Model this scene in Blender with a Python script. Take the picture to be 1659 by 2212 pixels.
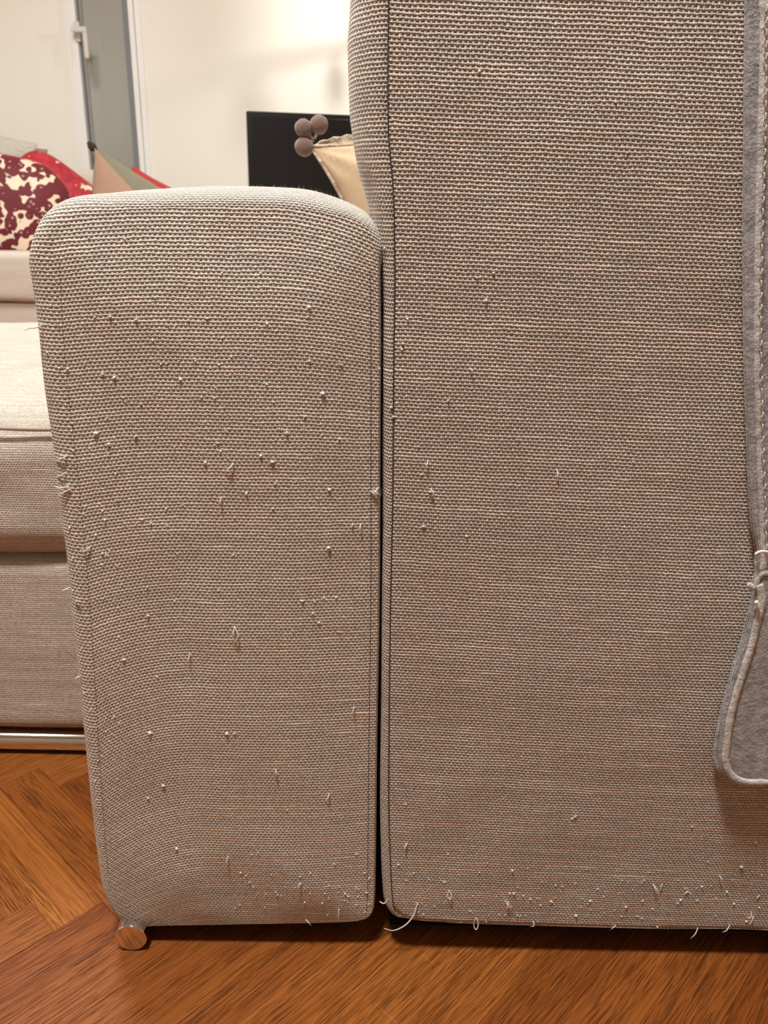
import bpy, bmesh, math, random
import numpy as np
from mathutils import Vector, Matrix, noise
from mathutils.bvhtree import BVHTree

for o in list(bpy.data.objects):
    bpy.data.objects.remove(o)
S = bpy.context.scene
COL = S.collection
random.seed(7)

# ---------------------------------------------------------------- camera
F, CX, CY = 1720.0, 829.5, 1106.0
PT, RL, EYE = math.radians(19.4), math.radians(1.1), 0.59
cam = bpy.data.cameras.new('camera')
cam.sensor_fit = 'VERTICAL'
cam.sensor_height = 36.0
cam.lens = F / 2212.0 * 36.0
cam.clip_start = 0.02
cam.dof.use_dof = True
cam.dof.focus_distance = 0.555
cam.dof.aperture_fstop = 16.0
camo = bpy.data.objects.new('camera', cam)
COL.objects.link(camo)
c_, s_ = math.cos(RL), math.sin(RL)
sp, cp = math.sin(PT), math.cos(PT)
camo.matrix_world = Matrix(((c_, -s_, 0, 0), (s_*sp, c_*sp, -cp, 0), (s_*cp, c_*cp, sp, EYE), (0, 0, 0, 1)))
S.camera = camo

def ray(px, py):
    dx, dy = px-CX, py-CY
    x = dx*c_+dy*s_; y = -dx*s_+dy*c_
    return Vector((x, F*cp-y*sp, -F*sp-y*cp))
def at(px, py, Y):
    """world point seen at pixel (px,py) of the photograph, on the vertical plane y=Y"""
    d = ray(px, py)
    return d*(Y/d.y)+Vector((0, 0, EYE))
def atz(px, py, Z):
    d = ray(px, py)
    return d*((Z-EYE)/d.z)+Vector((0, 0, EYE))

# ---------------------------------------------------------------- world, exposure, lights
w = bpy.data.worlds.new('World'); S.world = w; w.use_nodes = True
w.node_tree.nodes['Background'].inputs[0].default_value = (1.0, .86, .7, 1)
w.node_tree.nodes['Background'].inputs[1].default_value = 0.05
S.cycles.caustics_reflective = False
S.cycles.caustics_refractive = False
S.view_settings.view_transform = 'Standard'
S.view_settings.look = 'None'
S.view_settings.gamma = 1
S.view_settings.use_curve_mapping = False
S.view_settings.exposure = -0.54

def area(name, loc, target, size, power, col):
    l = bpy.data.lights.new(name, 'AREA'); l.shape = 'DISK'; l.size = size; l.energy = power; l.color = col
    o = bpy.data.objects.new(name, l); COL.objects.link(o); o.location = loc
    o.rotation_euler = (Vector(target)-Vector(loc)).to_track_quat('-Z', 'Y').to_euler()
    return o
def point(name, loc, r, power, col):
    l = bpy.data.lights.new(name, 'POINT'); l.shadow_soft_size = r; l.energy = power; l.color = col
    o = bpy.data.objects.new(name, l); COL.objects.link(o); o.location = loc
    return o
WARM = (1.0, .952, .885)
area('ceiling_lamp_light', (-.30, .10, 2.45), (-.25, .30, 0), .30, 82, WARM)
area('room_lamp_light', (-1.0, 1.9, 2.4), (-.9, 2.0, 0), .6, 78, WARM)

# ---------------------------------------------------------------- helpers
def link(name, me, mat=None, parent=None, smooth=True):
    if mat: me.materials.append(mat)
    if smooth:
        me.polygons.foreach_set('use_smooth', [True]*len(me.polygons))
    o = bpy.data.objects.new(name, me); COL.objects.link(o)
    if parent: o.parent = parent
    return o
def mesh(name, vs, fs, uv=None):
    me = bpy.data.meshes.new(name); me.from_pydata([tuple(v) for v in vs], [], fs); me.update()
    if uv is not None:
        l = me.uv_layers.new(name='UVMap')
        idx = [v for f in fs for v in f]
        l.data.foreach_set('uv', [c for i in idx for c in uv[i]])
    return me
def tag(o, label=None, cat=None, group=None, kind=None):
    if label: o['label'] = label
    if cat: o['category'] = cat
    if group: o['group'] = group
    if kind: o['kind'] = kind
    return o
def empty(name, loc, label, cat, group=None, rot=(0, 0, 0)):
    o = bpy.data.objects.new(name, None); COL.objects.link(o); o.location = loc; o.rotation_euler = rot
    o.empty_display_size = .05
    return tag(o, label, cat, group)
def box_me(name, lo, hi, bev=0.0, seg=2):
    bm = bmesh.new(); bmesh.ops.create_cube(bm, size=1)
    for v in bm.verts:
        v.co = Vector([lo[i]+(v.co[i]+.5)*(hi[i]-lo[i]) for i in range(3)])
    if bev: bmesh.ops.bevel(bm, geom=bm.edges[:], offset=bev, segments=seg, affect='EDGES', profile=.5)
    me = bpy.data.meshes.new(name); bm.to_mesh(me); bm.free(); return me
def box(name, lo, hi, mat, parent=None, bev=0.0, seg=2):
    o = link(name, box_me(name, lo, hi, bev, seg), mat, parent, smooth=False)
    return o
def rel(parent, p):      # world -> parent-local for unrotated parents
    return Vector(p)-parent.location
def tube_data(pts, rad, n=6, closed=False):
    """tube through pts; rad a number or list"""
    vs, fs = [], []
    P = [Vector(p) for p in pts]; m = len(P)
    up = Vector((0.13, -.9, .41)).normalized()
    for i, p in enumerate(P):
        if closed: t = P[(i+1) % m]-P[i-1]
        else: t = P[min(i+1, m-1)]-P[max(i-1, 0)]
        t.normalize()
        a = t.cross(up)
        if a.length < 1e-4: a = t.cross(Vector((1, 0, 0)))
        a.normalize(); b = t.cross(a)
        r = rad[i] if hasattr(rad, '__len__') else rad
        for k in range(n):
            th = 2*math.pi*k/n
            vs.append(p+(a*math.cos(th)+b*math.sin(th))*r)
    for i in range(m if closed else m-1):
        for k in range(n):
            j = (i+1) % m
            fs.append((i*n+k, i*n+(k+1) % n, j*n+(k+1) % n, j*n+k))
    if not closed:
        fs.append(tuple(range(n-1, -1, -1))); fs.append(tuple((m-1)*n+k for k in range(n)))
    return vs, fs
def smooth_curve(P, n, closed=False):
    """Catmull-Rom through P, resampled to n points of even spacing"""
    P = [np.array(p, float) for p in P]; m = len(P); out = []
    segs = m if closed else m-1
    for i in range(segs):
        g = (lambda k: P[k % m]) if closed else (lambda k: P[min(max(k, 0), m-1)])
        p0, p1, p2, p3 = g(i-1), g(i), g(i+1), g(i+2)
        for t in np.linspace(0, 1, 24, endpoint=False):
            out.append(.5*((2*p1)+(-p0+p2)*t+(2*p0-5*p1+4*p2-p3)*t*t+(-p0+3*p1-3*p2+p3)*t**3))
    if not closed: out.append(P[-1])
    else: out.append(out[0])
    out = np.array(out)
    d = np.concatenate([[0], np.cumsum(np.linalg.norm(np.diff(out, axis=0), axis=1))])
    q = np.linspace(0, d[-1], n, endpoint=not closed)
    return np.stack([np.interp(q, d, out[:, k]) for k in range(out.shape[1])], 1)

# ---------------------------------------------------------------- node expression helper
class X:
    def __init__(s, nt, sock): s.nt, s.s = nt, sock
    def m(s, op, *a, clamp=False):
        n = s.nt.nodes.new('ShaderNodeMath'); n.operation = op; n.use_clamp = clamp
        for i, v in enumerate((s,)+a):
            if isinstance(v, X): s.nt.links.new(v.s, n.inputs[i])
            else: n.inputs[i].default_value = v
        return X(s.nt, n.outputs[0])
    def __add__(s, o): return s.m('ADD', o)
    __radd__ = __add__
    def __sub__(s, o): return s.m('SUBTRACT', o)
    def __rsub__(s, o): return (s*-1)+o
    def __mul__(s, o): return s.m('MULTIPLY', o)
    __rmul__ = __mul__
    def __truediv__(s, o): return s.m('DIVIDE', o)
    def clampd(s): return s.m('ADD', 0.0, clamp=True)
    def step(s, a, b):
        n = s.nt.nodes.new('ShaderNodeMapRange'); n.interpolation_type = 'SMOOTHSTEP'
        s.nt.links.new(s.s, n.inputs[0]); n.inputs[1].default_value = a; n.inputs[2].default_value = b
        return X(s.nt, n.outputs[0])
def new_mat(name):
    m = bpy.data.materials.new(name); m.use_nodes = True
    nt = m.node_tree; b = nt.nodes['Principled BSDF']
    return m, nt, b
def lin(r, g, b):
    f = lambda c: (c/255/12.92) if c/255 <= .04045 else ((c/255+.055)/1.055)**2.4
    return (f(r), f(g), f(b), 1)
def mixc(nt, fac, a, b, mode='MIX'):
    n = nt.nodes.new('ShaderNodeMix'); n.data_type = 'RGBA'; n.blend_type = mode
    for i, v in ((0, fac), (6, a), (7, b)):
        if isinstance(v, X): nt.links.new(v.s, n.inputs[i])
        elif hasattr(v, 'is_output'): nt.links.new(v, n.inputs[i])
        else: n.inputs[i].default_value = v
    return n.outputs[2]
def combine(nt, x, y, z=0.0):
    n = nt.nodes.new('ShaderNodeCombineXYZ')
    for i, v in enumerate((x, y, z)):
        if isinstance(v, X): nt.links.new(v.s, n.inputs[i])
        else: n.inputs[i].default_value = v
    return n.outputs[0]
def tnoise(nt, vec, scale, detail=2, rough=.5):
    n = nt.nodes.new('ShaderNodeTexNoise'); n.inputs['Scale'].default_value = scale
    n.inputs['Detail'].default_value = detail; n.inputs['Roughness'].default_value = rough
    nt.links.new(vec, n.inputs['Vector']); return X(nt, n.outputs['Fac'])
def white(nt, vec):
    n = nt.nodes.new('ShaderNodeTexWhiteNoise'); n.noise_dimensions = '3D'
    nt.links.new(vec, n.inputs['Vector']); return X(nt, n.outputs['Value'])
def bump(nt, b, h, dist, strength=1.0):
    n = nt.nodes.new('ShaderNodeBump'); n.inputs['Distance'].default_value = dist
    n.inputs['Strength'].default_value = strength
    nt.links.new(h.s, n.inputs['Height']); nt.links.new(n.outputs[0], b.inputs['Normal'])
def plain(name, col, rough=.6, metal=0.0, sheen=0.0, bscale=0, bdist=0.0, var=0.0):
    m, nt, b = new_mat(name)
    b.inputs['Base Color'].default_value = col; b.inputs['Roughness'].default_value = rough
    b.inputs['Metallic'].default_value = metal
    b.inputs['Sheen Weight'].default_value = sheen
    tc = nt.nodes.new('ShaderNodeTexCoord').outputs['Object']
    if bscale:
        h = tnoise(nt, tc, bscale, 4); bump(nt, b, h, bdist)
        if var:
            dk = tuple(c*(1-var) for c in col[:3])+(1,)
            nt.links.new(mixc(nt, h.step(.3, .7), dk, col), b.inputs['Base Color'])
    return m

# ---------------------------------------------------------------- woven linen
def linen(name, weft, warp, gap, pu=.00159, pv=.00243, bd=.00088, seed=0.0, tint=1.0):
    """coarse plain weave: thick-and-thin cream weft rows over a greyer warp; UV is in metres"""
    m, nt, b = new_mat(name)
    uvn = nt.nodes.new('ShaderNodeUVMap')
    sep = nt.nodes.new('ShaderNodeSeparateXYZ'); nt.links.new(uvn.outputs[0], sep.inputs[0])
    u, v = X(nt, sep.outputs[0]), X(nt, sep.outputs[1])
    uv = uvn.outputs[0]
    wob = (tnoise(nt, uv, 38, 2)-.5)*.0022
    wob2 = (tnoise(nt, combine(nt, u*1.0, v*1.0, 7.3), 300, 2)-.5)*.00125
    U = (u+wob+wob2)/pu
    V = (v-wob*.7+wob2)/pv
    i, j = U.m('FLOOR'), V.m('FLOOR')
    cu, cv = U.m('FRACT')-.5, V.m('FRACT')-.5
    par = ((i+j)*.5).m('FRACT')*4-1          # -1 / +1
    rrow = white(nt, combine(nt, 0.0, j, 3.1+seed))
    rcol = white(nt, combine(nt, i, 0.0, 9.7+seed))
    rcell = white(nt, combine(nt, i, j, 1.7+seed))
    # slubs: the yarn swells for some centimetres along its run
    slub = tnoise(nt, combine(nt, u*22, j*.77, seed), 1.0, 2).step(.55, .8)
    slubw = tnoise(nt, combine(nt, i*.83, v*16, seed+4), 1.0, 2).step(.6, .85)
    hw = .27+rrow*.05+slub*.14
    hu = .40+rcol*.07+slubw*.12
    a = (cv.m('ABSOLUTE')/hw)
    wf = (1-a*a).m('MAXIMUM', 0.0).m('SQRT')
    bq = (cu.m('ABSOLUTE')/hu)
    wp = (1-bq*bq).m('MAXIMUM', 0.0).m('SQRT')
    over = (par*(cv*math.pi).m('COSINE')*-.5+.5)
    wf = wf*(par*(cu*math.pi).m('COSINE')*.16+.72+(rrow-.5)*.14)
    wp = wp*(over*over*1.05+slubw*.15)
    fib = tnoise(nt, combine(nt, u*500, v*1500, 0.0), 1.0, 2)
    lump = tnoise(nt, combine(nt, u*260, v*330, seed+6), 1.0, 2).step(.66, .80)
    h = wf.m('MAXIMUM', wp)+fib*.16+lump*.45
    bump(nt, b, h, bd)
    isw = (wp-wf).step(-.05, .1)
    thread = mixc(nt, isw, weft, warp)
    # pinkish and greenish clouds in the yarn
    cl = tnoise(nt, combine(nt, u*12, v*20, seed+2), 1.0, 3)
    thread = mixc(nt, (cl.step(.5, .66))*.20*tint, thread, (.62, .40, .35, 1))
    thread = mixc(nt, (1-cl.step(.34, .5))*.15*tint, thread, (.50, .50, .40, 1))
    br = (rrow*.12+rcell*.36+slub*.26+tnoise(nt, combine(nt, u*18, v*160, seed+1), 1.0, 2)*.36+.52)
    brc = combine(nt, br, br, br)
    thread = mixc(nt, 1.0, thread, brc, 'MULTIPLY')
    # a few cells carry a brighter nub
    thread = mixc(nt, (rcell.step(.93, .99))*.45, thread, (.93, .88, .80, 1))
    col = mixc(nt, h.step(.34, .84), gap, thread)  # gaps tinted darker: backing yarn plus self-shadow put into the colour
    nt.links.new(col, b.inputs['Base Color'])
    b.inputs['Roughness'].default_value = .9
    b.inputs['Specular IOR Level'].default_value = .25
    b.inputs['Sheen Weight'].default_value = .25
    b.inputs['Sheen Roughness'].default_value = .5
    b.inputs['Sheen Tint'].default_value = (1, .93, .85, 1)
    return m
M_arm = linen('linen_armrest', (.83, .785, .72, 1), (.90, .855, .79, 1), (.42, .395, .36, 1))
M_back = linen('linen_backrest', (.79, .725, .665, 1), (.92, .87, .81, 1), (.32, .29, .265, 1), seed=5.0)
M_seat = linen('linen_seat', (.84, .76, .68, 1), (.80, .72, .64, 1), (.42, .36, .31, 1), seed=11.0, bd=.0006)
M_thread = plain('loose_linen_thread', (.95, .92, .87, 1), .8, sheen=.3)
M_seamth = plain('seam_thread', (.07, .055, .06, 1), .9)
M_white = plain('white_cotton_thread', (.9, .87, .82, 1), .7)

# ---------------------------------------------------------------- upholstered block builder
def block(name, seam, wfn, depthfn, yfront, yback, dome, warpfn, parent, mat, N=420, rings=26, groove=1.0):
    """seam: closed outline (x,z) of the front panel, counter-clockwise seen from the camera.
    wfn(x,z)-> how far the side bulges out beyond the seam, depthfn(x,z)-> depth at which it does."""
    P = smooth_curve(seam, N, True)
    t = np.roll(P, -1, 0)-np.roll(P, 1, 0)
    nrm = np.stack([t[:, 1], -t[:, 0]], 1); nrm /= np.linalg.norm(nrm, axis=1)[:, None]
    for _ in range(6): nrm = (np.roll(nrm, 1, 0)+nrm*2+np.roll(nrm, -1, 0)); nrm /= np.linalg.norm(nrm, axis=1)[:, None]
    xmn, xmx, zmn, zmx = P[:, 0].min(), P[:, 0].max(), P[:, 1].min(), P[:, 1].max()
    cx = (xmn+xmx)/2; hw = (xmx-xmn)/2
    vs, fs, uv = [], [], []
    def fy(x, z, edge):        # front surface depth, edge: 0 at seam .. 1 at middle
        d = dome*(1-(1-edge)**2.2)
        d += .0012*noise.noise(Vector((x*22, z*16, 3)))*min(1, edge*6)+.0025*noise.noise(Vector((x*7, z*5, 1)))*min(1, edge*4)
        return yfront-d
    def uvf(x, z):
        return warpfn(x, z)
    # front cap: rings from the seam towards a vertical spine
    sz0, sz1 = zmn+hw*.95, zmx-hw*.95
    if sz0 > sz1: sz0 = sz1 = (zmn+zmx)/2
    sx = cx
    front = []
    for k in range(rings+1):
        f = k/rings
        f2 = f**1.25
        row = []
        for q in range(N):
            x0, z0 = P[q]
            tz = min(max(z0, sz0), sz1)
            x = x0+(sx-x0)*f2; z = z0+(tz-z0)*f2
            row.append(len(vs)); vs.append((x, fy(x, z, f2), z)); uv.append(uvf(x, z))
        front.append(row)
    for k in range(rings):
        for q in range(N):
            q2 = (q+1) % N
            fs.append((front[k][q2], front[k][q], front[k+1][q], front[k+1][q2]))
    # side: quarter-round bulge, then straight back, then closed behind
    off = (.00037*groove, .0009*groove)
    prev = None
    prof = [0.0, .04]+list(np.linspace(.1, 1, 12))
    rows = []
    for a in prof:
        row = []
        for q in range(N):
            x0, z0 = P[q]; W = wfn(x0, z0); Dp = depthfn(x0, z0); n = nrm[q]
            g = a*math.pi/2
            ex = .0009*math.sin(min(a/.04, 1)*math.pi) if a < .05 else 0
            dx = W*math.sin(g); dy = Dp*(1-math.cos(g))+ (.0012*groove if a == .0 else 0)
            x = x0+n[0]*dx; z = z0+n[1]*dx
            y = fy(x0, z0, 0)+dy
            arc = (W+Dp)*.78*a
            row.append(len(vs)); vs.append((x, y, z))
            bu, bv = uvf(x0, z0)
            uv.append((bu+n[0]*arc+off[0], bv+n[1]*arc+off[1]))
        rows.append(row)
    for q in range(N):     # tuck the first side ring just behind the seam
        pass
    L = yback-yfront
    for bq in (.15, .4, .7, .94, 1.0):
        row = []
        for q in range(N):
            x0, z0 = P[q]; W = wfn(x0, z0); Dp = depthfn(x0, z0); n = nrm[q]
            sh = .012 if bq == 1.0 else 0
            x = x0+n[0]*(W-sh); z = z0+n[1]*(W-sh)
            y = yfront+Dp+(L-Dp)*bq
            row.append(len(vs)); vs.append((x, y, z))
            bu, bv = uvf(x0, z0); arc = (W+Dp)*.78+(L-Dp)*bq
            uv.append((bu+n[0]*arc+off[0], bv+n[1]*arc+off[1]))
        rows.append(row)
    for k in range(len(rows)-1):
        for q in range(N):
            q2 = (q+1) % N
            fs.append((rows[k][q], rows[k][q2], rows[k+1][q2], rows[k+1][q]))
    for q in range(N):
        q2 = (q+1) % N
        fs.append((front[0][q], front[0][q2], rows[0][q2], rows[0][q]))
    c = len(vs); vs.append((cx, yback, (zmn+zmx)/2)); uv.append((0, 0))
    for q in range(N):
        fs.append((rows[-1][q], rows[-1][(q+1) % N], c))
    me = mesh(name, vs, fs, uv)
    bm = bmesh.new(); bm.from_mesh(me); bmesh.ops.remove_doubles(bm, verts=bm.verts, dist=1e-6)
    bmesh.ops.recalc_face_normals(bm, faces=bm.faces); bm.to_mesh(me); bm.free()
    o = link(name, me, mat, parent)
    bv = BVHTree.FromPolygons([Vector(v) for v in vs], fs)
    seam3 = [Vector((P[q][0], fy(P[q][0], P[q][1], 0), P[q][1])) for q in range(N)]
    sil = [Vector(vs[rows[len(prof)-1][q]]) for q in range(N)]
    return o, bv, seam3, sil, [Vector((n[0], 0, n[1])) for n in nrm]

# ---------------------------------------------------------------- room
M_wall = plain('warm_white_plaster', lin(246, 244, 236), .85, bscale=60, bdist=.0004)
M_ceil = plain('white_ceiling_paint', lin(240, 236, 228), .9)
XL, XR, YN, YB, ZC = -2.9, 2.6, -1.6, 4.1, 2.6
# back wall with an opening for the balcony door
dL, dR = at(133, 0, YB).x, at(302, 0, YB).x
dTop = 2.25
wb = bpy.data.meshes.new('wall_back')
bm = bmesh.new()
def addbox(bm, lo, hi):
    r = bmesh.ops.create_cube(bm, size=1)
    for v in r['verts']:
        v.co = Vector([lo[i]+(v.co[i]+.5)*(hi[i]-lo[i]) for i in range(3)])
addbox(bm, (XL, YB, 0), (dL, YB+.2, ZC)); addbox(bm, (dR, YB, 0), (XR, YB+.2, ZC)); addbox(bm, (dL, YB, dTop), (dR, YB+.2, ZC))
bm.to_mesh(wb); bm.free()
tag(link('wall_back', wb, M_wall, smooth=False), kind='structure')
tag(box('wall_left', (XL-.1, YN, 0), (XL, YB+.2, ZC), M_wall), kind='structure')
tag(box('wall_right', (XR, YN, 0), (XR+.1, YB+.2, ZC), M_wall), kind='structure')
M_wallf = plain('front_wall_plaster', lin(150, 140, 128), .85)
tag(box('wall_front', (XL, YN-.1, 0), (XR, YN, ZC), M_wallf), kind='structure')
tag(box('ceiling', (XL-.1, YN-.1, ZC), (XR+.1, YB+.3, ZC+.1), M_ceil), kind='structure')
M_base = plain('white_skirting_paint', lin(238, 235, 228), .45)
def baseb(nm, lo, hi): tag(box(nm, lo, hi, M_base, bev=.003), kind='structure')
baseb('baseboard_back', (dR+.02, YB-.014, 0.002), (XR-.02, YB-.001, .09))
baseb('baseboard_left', (XL+.001, YN+.02, 0.002), (XL+.014, YB-.02, .09))

# balcony door
M_pvc = plain('white_window_frame', lin(246, 247, 246), .35)
M_alu = plain('aluminium_handle', lin(225, 222, 216), .35, .1)
M_gask = plain('grey_rubber_gasket', lin(130, 134, 140), .6)
glm, nt, b = new_mat('window_glass')
tr = nt.nodes.new('ShaderNodeBsdfTransparent'); tr.inputs[0].default_value = (.93, .94, .94, 1)
gl = nt.nodes.new('ShaderNodeBsdfGlossy'); gl.inputs['Roughness'].default_value = .03
mx = nt.nodes.new('ShaderNodeMixShader'); mx.inputs[0].default_value = .10
nt.links.new(tr.outputs[0], mx.inputs[1]); nt.links.new(gl.outputs[0], mx.inputs[2]); nt.links.new(mx.outputs[0], nt.nodes['Material Output'].inputs[0])
M_shut = plain('pale_grey_curtain', lin(238, 235, 226), .8)
door = bpy.data.objects.new('door_1', None); COL.objects.link(door); tag(door, kind='structure')
fy0, fy1 = YB-.012, YB+.09
fl = at(163, 0, YB).x - dL      # stile width seen in the photograph
fr = dR-at(272, 0, YB).x
box('door_frame', (dL, fy0, 0), (dL+fl*.35, fy1, dTop), M_pvc, door, .004)
box('door_frame', (dR-fr*.45, fy0, 0), (dR, fy1, dTop), M_pvc, door, .004)
box('door_frame', (dL+fl*.35, fy0, dTop-.05), (dR-fr*.45, fy1, dTop), M_pvc, door, .004)
sx0, sx1 = dL+fl*.37, dR-fr*.47
sash = [('stile', (sx0, fy0-.012, .02), (dL+fl, fy1-.02, dTop-.052)), ('stile', (dR-fr*.85, fy0-.012, .02), (sx1, fy1-.02, dTop-.052)),
        ('rail', (dL+fl, fy0-.012, .02), (dR-fr*.85, fy1-.02, .12)), ('rail', (dL+fl, fy0-.012, dTop-.12), (dR-fr*.85, fy1-.02, dTop-.052))]
for nm, lo, hi in sash: box(nm, lo, hi, M_pvc, door, .006)
box('gasket', (dL+fl, fy0+.01, .12), (dL+fl+.006, fy0+.03, dTop-.12), M_gask, door)
box('gasket', (dR-fr*.85-.03, fy0+.01, .12), (dR-fr*.85, fy0+.03, dTop-.12), M_gask, door)
box('glass_pane', (dL+fl, fy0+.02, .12), (dR-fr*.85, fy0+.026, dTop-.12), glm, door)
# pale blind hanging right behind the glass, in soft vertical folds
nx = 60; vs, fs = [], []
for i in range(nx+1):
    x = dL+fl*.6+(dR-fr*.6-dL-fl*.6)*i/nx
    y = fy1+.015+.004*math.sin(i*.16)
    vs += [(x, y, .05), (x, y, dTop-.04)]
for i in range(nx): fs.append((2*i, 2*i+2, 2*i+3, 2*i+1))
o = link('door_curtain', mesh('door_curtain', vs, fs), M_shut, door); md = o.modifiers.new('t', 'SOLIDIFY'); md.thickness = .002
tag(box('outer_blind', (dL, YB+.17, 0), (dR, YB+.18, dTop), M_shut, door))
hp = at(176, 64, fy0-.03)
hx = at(165, 66, fy0-.02).x
box('door_handle', (hx-.012, fy0-.02, hp.z-.045), (hx+.014, fy0-.012, hp.z+.035), M_alu, door, .003)
zt = at(175, 62, fy0-.05).z; xr = at(187, 62, fy0-.05).x
zb_ = at(187, 127, fy0-.05).z
vs, fs = tube_data([(hx, fy0-.012, zt-.005), (hx, fy0-.05, zt-.005)], .009, 12)
link('handle_neck', mesh('n', vs, fs), M_alu, door)
bm = bmesh.new()
addbox(bm, (hx-.010, fy0-.066, zt-.016), (xr+.002, fy0-.046, zt+.006)); addbox(bm, (xr-.016, fy0-.064, zb_), (xr+.002, fy0-.048, zt-.010))
bmesh.ops.bevel(bm, geom=bm.edges[:], offset=.003, segments=2, affect='EDGES')
me = bpy.data.meshes.new('g'); bm.to_mesh(me); bm.free(); link('handle_grip', me, M_alu, door, False)
for o in list(door.children): pass

# ---------------------------------------------------------------- parquet
m, nt, b = new_mat('oak_parquet'); M_wood = m
tc = nt.nodes.new('ShaderNodeTexCoord'); oi = nt.nodes.new('ShaderNodeObjectInfo')
at_ = nt.nodes.new('ShaderNodeAttribute'); at_.attribute_name = 'rnd'
sep = nt.nodes.new('ShaderNodeSeparateXYZ'); nt.links.new(tc.outputs['UV'], sep.inputs[0])
u, v = X(nt, sep.outputs[0]), X(nt, sep.outputs[1])
rn = X(nt, oi.outputs['Random'])+X(nt, at_.outputs['Fac'])
warp_ = (tnoise(nt, combine(nt, u*4, v*14, rn*37), 1.0, 2)-.5)
vv = v+warp_*.010
fine = tnoise(nt, combine(nt, u*22, vv*1300, rn*91), 1.0, 3, .6)
band = tnoise(nt, combine(nt, u*6, vv*420, rn*53), 1.0, 3, .6)
pores = tnoise(nt, combine(nt, u*36, vv*1250, rn*17), 1.0, 2, .5)
pm = pores.step(.50, .64)*tnoise(nt, combine(nt, u*5, v*60, rn*11), 1.0, 2).step(.30, .52)
base = mixc(nt, rn.m('FRACT'), (.24, .064, .010, 1), (.43, .145, .027, 1))
colw = mixc(nt, band.step(.35, .68), mixc(nt, .45, base, (.13, .035, .007, 1)), base)
colw = mixc(nt, fine.step(.5, .8)*.35, colw, (.42, .155, .035, 1))
colw = mixc(nt, pm*.72, colw, (.06, .017, .005, 1))
scr = tnoise(nt, combine(nt, u*260, v*9, rn*5), 1.0, 2, .4).step(.76, .82)
colw = mixc(nt, scr*.25, colw, (.66, .34, .15, 1))
nt.links.new(colw, b.inputs['Base Color'])
hh = fine*.4+band*.3-pm*.8
bump(nt, b, hh, .0004)
rough = (band*.15+.42)
nt.links.new(rough.s, b.inputs['Roughness'])
b.inputs['Specular IOR Level'].default_value = .2; b.inputs['Coat Weight'].default_value = .0; b.inputs['Coat Roughness'].default_value = .3

M_sub = plain('dark_subfloor', (.02, .009, .004, 1), .9)
floor = box('floor', (XL, YN, -.06), (XR, YB+.2, -.0125), M_sub); tag(floor, kind='structure')
PW, PL_N = .0462, 6
PL = PW*PL_N
AZ = math.radians(43.0)
e1 = Vector((math.sin(AZ), math.cos(AZ), 0)); e2 = Vector((e1.y, -e1.x, 0))
P1 = atz(67, 1949, 0)
org = P1-e1*PL
def plank_me():
    g = .00010; bz = .0004; h = .012
    a0, a1, b0, b1 = g, PL-g, g, PW-g
    vs = [(a0+bz, b0+bz, 0), (a1-bz, b0+bz, 0), (a1-bz, b1-bz, 0), (a0+bz, b1-bz, 0),
          (a0, b0, -bz*.7), (a1, b0, -bz*.7), (a1, b1, -bz*.7), (a0, b1, -bz*.7),
          (a0, b0, -h), (a1, b0, -h), (a1, b1, -h), (a0, b1, -h)]
    fs = [(0, 1, 2, 3)]+[(i+4, (i+1) % 4+4, (i+1) % 4, i) for i in range(4)]+[(i+8, (i+1) % 4+8, (i+1) % 4+4, i+4) for i in range(4)]
    return vs, fs
pvs, pfs = plank_me()
pme = mesh('plank', pvs, pfs, [(x, y) for x, y, z in pvs]); pme.materials.append(M_wood)
cand = []
K = 130
for k in range(-K, K):
    for mm in range(-14, 15):
        for typ in (0, 1):
            if typ == 0: a, bb = k+2*PL_N*mm, k
            else: a, bb = k, k-2*PL_N+1+2*PL_N*mm
            o = org+e1*(a*PW)+e2*(bb*PW)
            cen = o+(e1*PL/2+e2*PW/2 if typ == 0 else e2*PL/2+e1*PW/2)
            if XL+.02 < cen.x < XR-.02 and YN+.02 < cen.y < YB-.02:
                # nearest first, measured from the strip of floor the photograph shows
                d = max(abs(cen.x+.05)-.42, 0)+max(abs(cen.y-.62)-.28, 0)
                cand.append((d, typ, o))
cand.sort(key=lambda t: t[0])
cs, sn = e1.x, e1.y
R0 = Matrix((((e1.x), e2.x, 0, 0), (e1.y, e2.y, 0, 0), (0, 0, -1, 0), (0, 0, 0, 1)))
ang1 = math.atan2(e1.y, e1.x); ang2 = math.atan2(e2.y, e2.x)
rb = random.Random(3)
for d, typ, o in cand[:290]:
    ob = bpy.data.objects.new('plank', pme); COL.objects.link(ob); ob.parent = floor
    z = rb.uniform(-.00025, .0001)
    if typ == 0:    # rows run along e1; the plank's local +y must point to +e2 = rotate about its far side
        ob.location = o+e2*PW; ob.rotation_euler = (0, 0, ang1)
    else:
        ob.location = o; ob.rotation_euler = (0, 0, ang2)
    ob.location.z = z
vs, fs, uvl, rn_ = [], [], [], []
for d, typ, o in cand[290:]:
    n0 = len(vs)
    ang = ang1 if typ == 0 else ang2; oo = o+e2*PW if typ == 0 else o
    ca, sa = math.cos(ang), math.sin(ang); r = rb.random(); z = rb.uniform(-.0003, .0001)
    for x, y, zz in pvs:
        vs.append((oo.x+x*ca-y*sa, oo.y+x*sa+y*ca, zz+z)); uvl.append((x, y)); rn_.append(r)
    fs += [tuple(i+n0 for i in f) for f in pfs]
me = mesh('plank', vs, fs, uvl)
atr = me.attributes.new('rnd', 'FLOAT', 'POINT'); atr.data.foreach_set('value', rn_)
tag(link('plank', me, M_wood, floor, False), kind='stuff')

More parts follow.
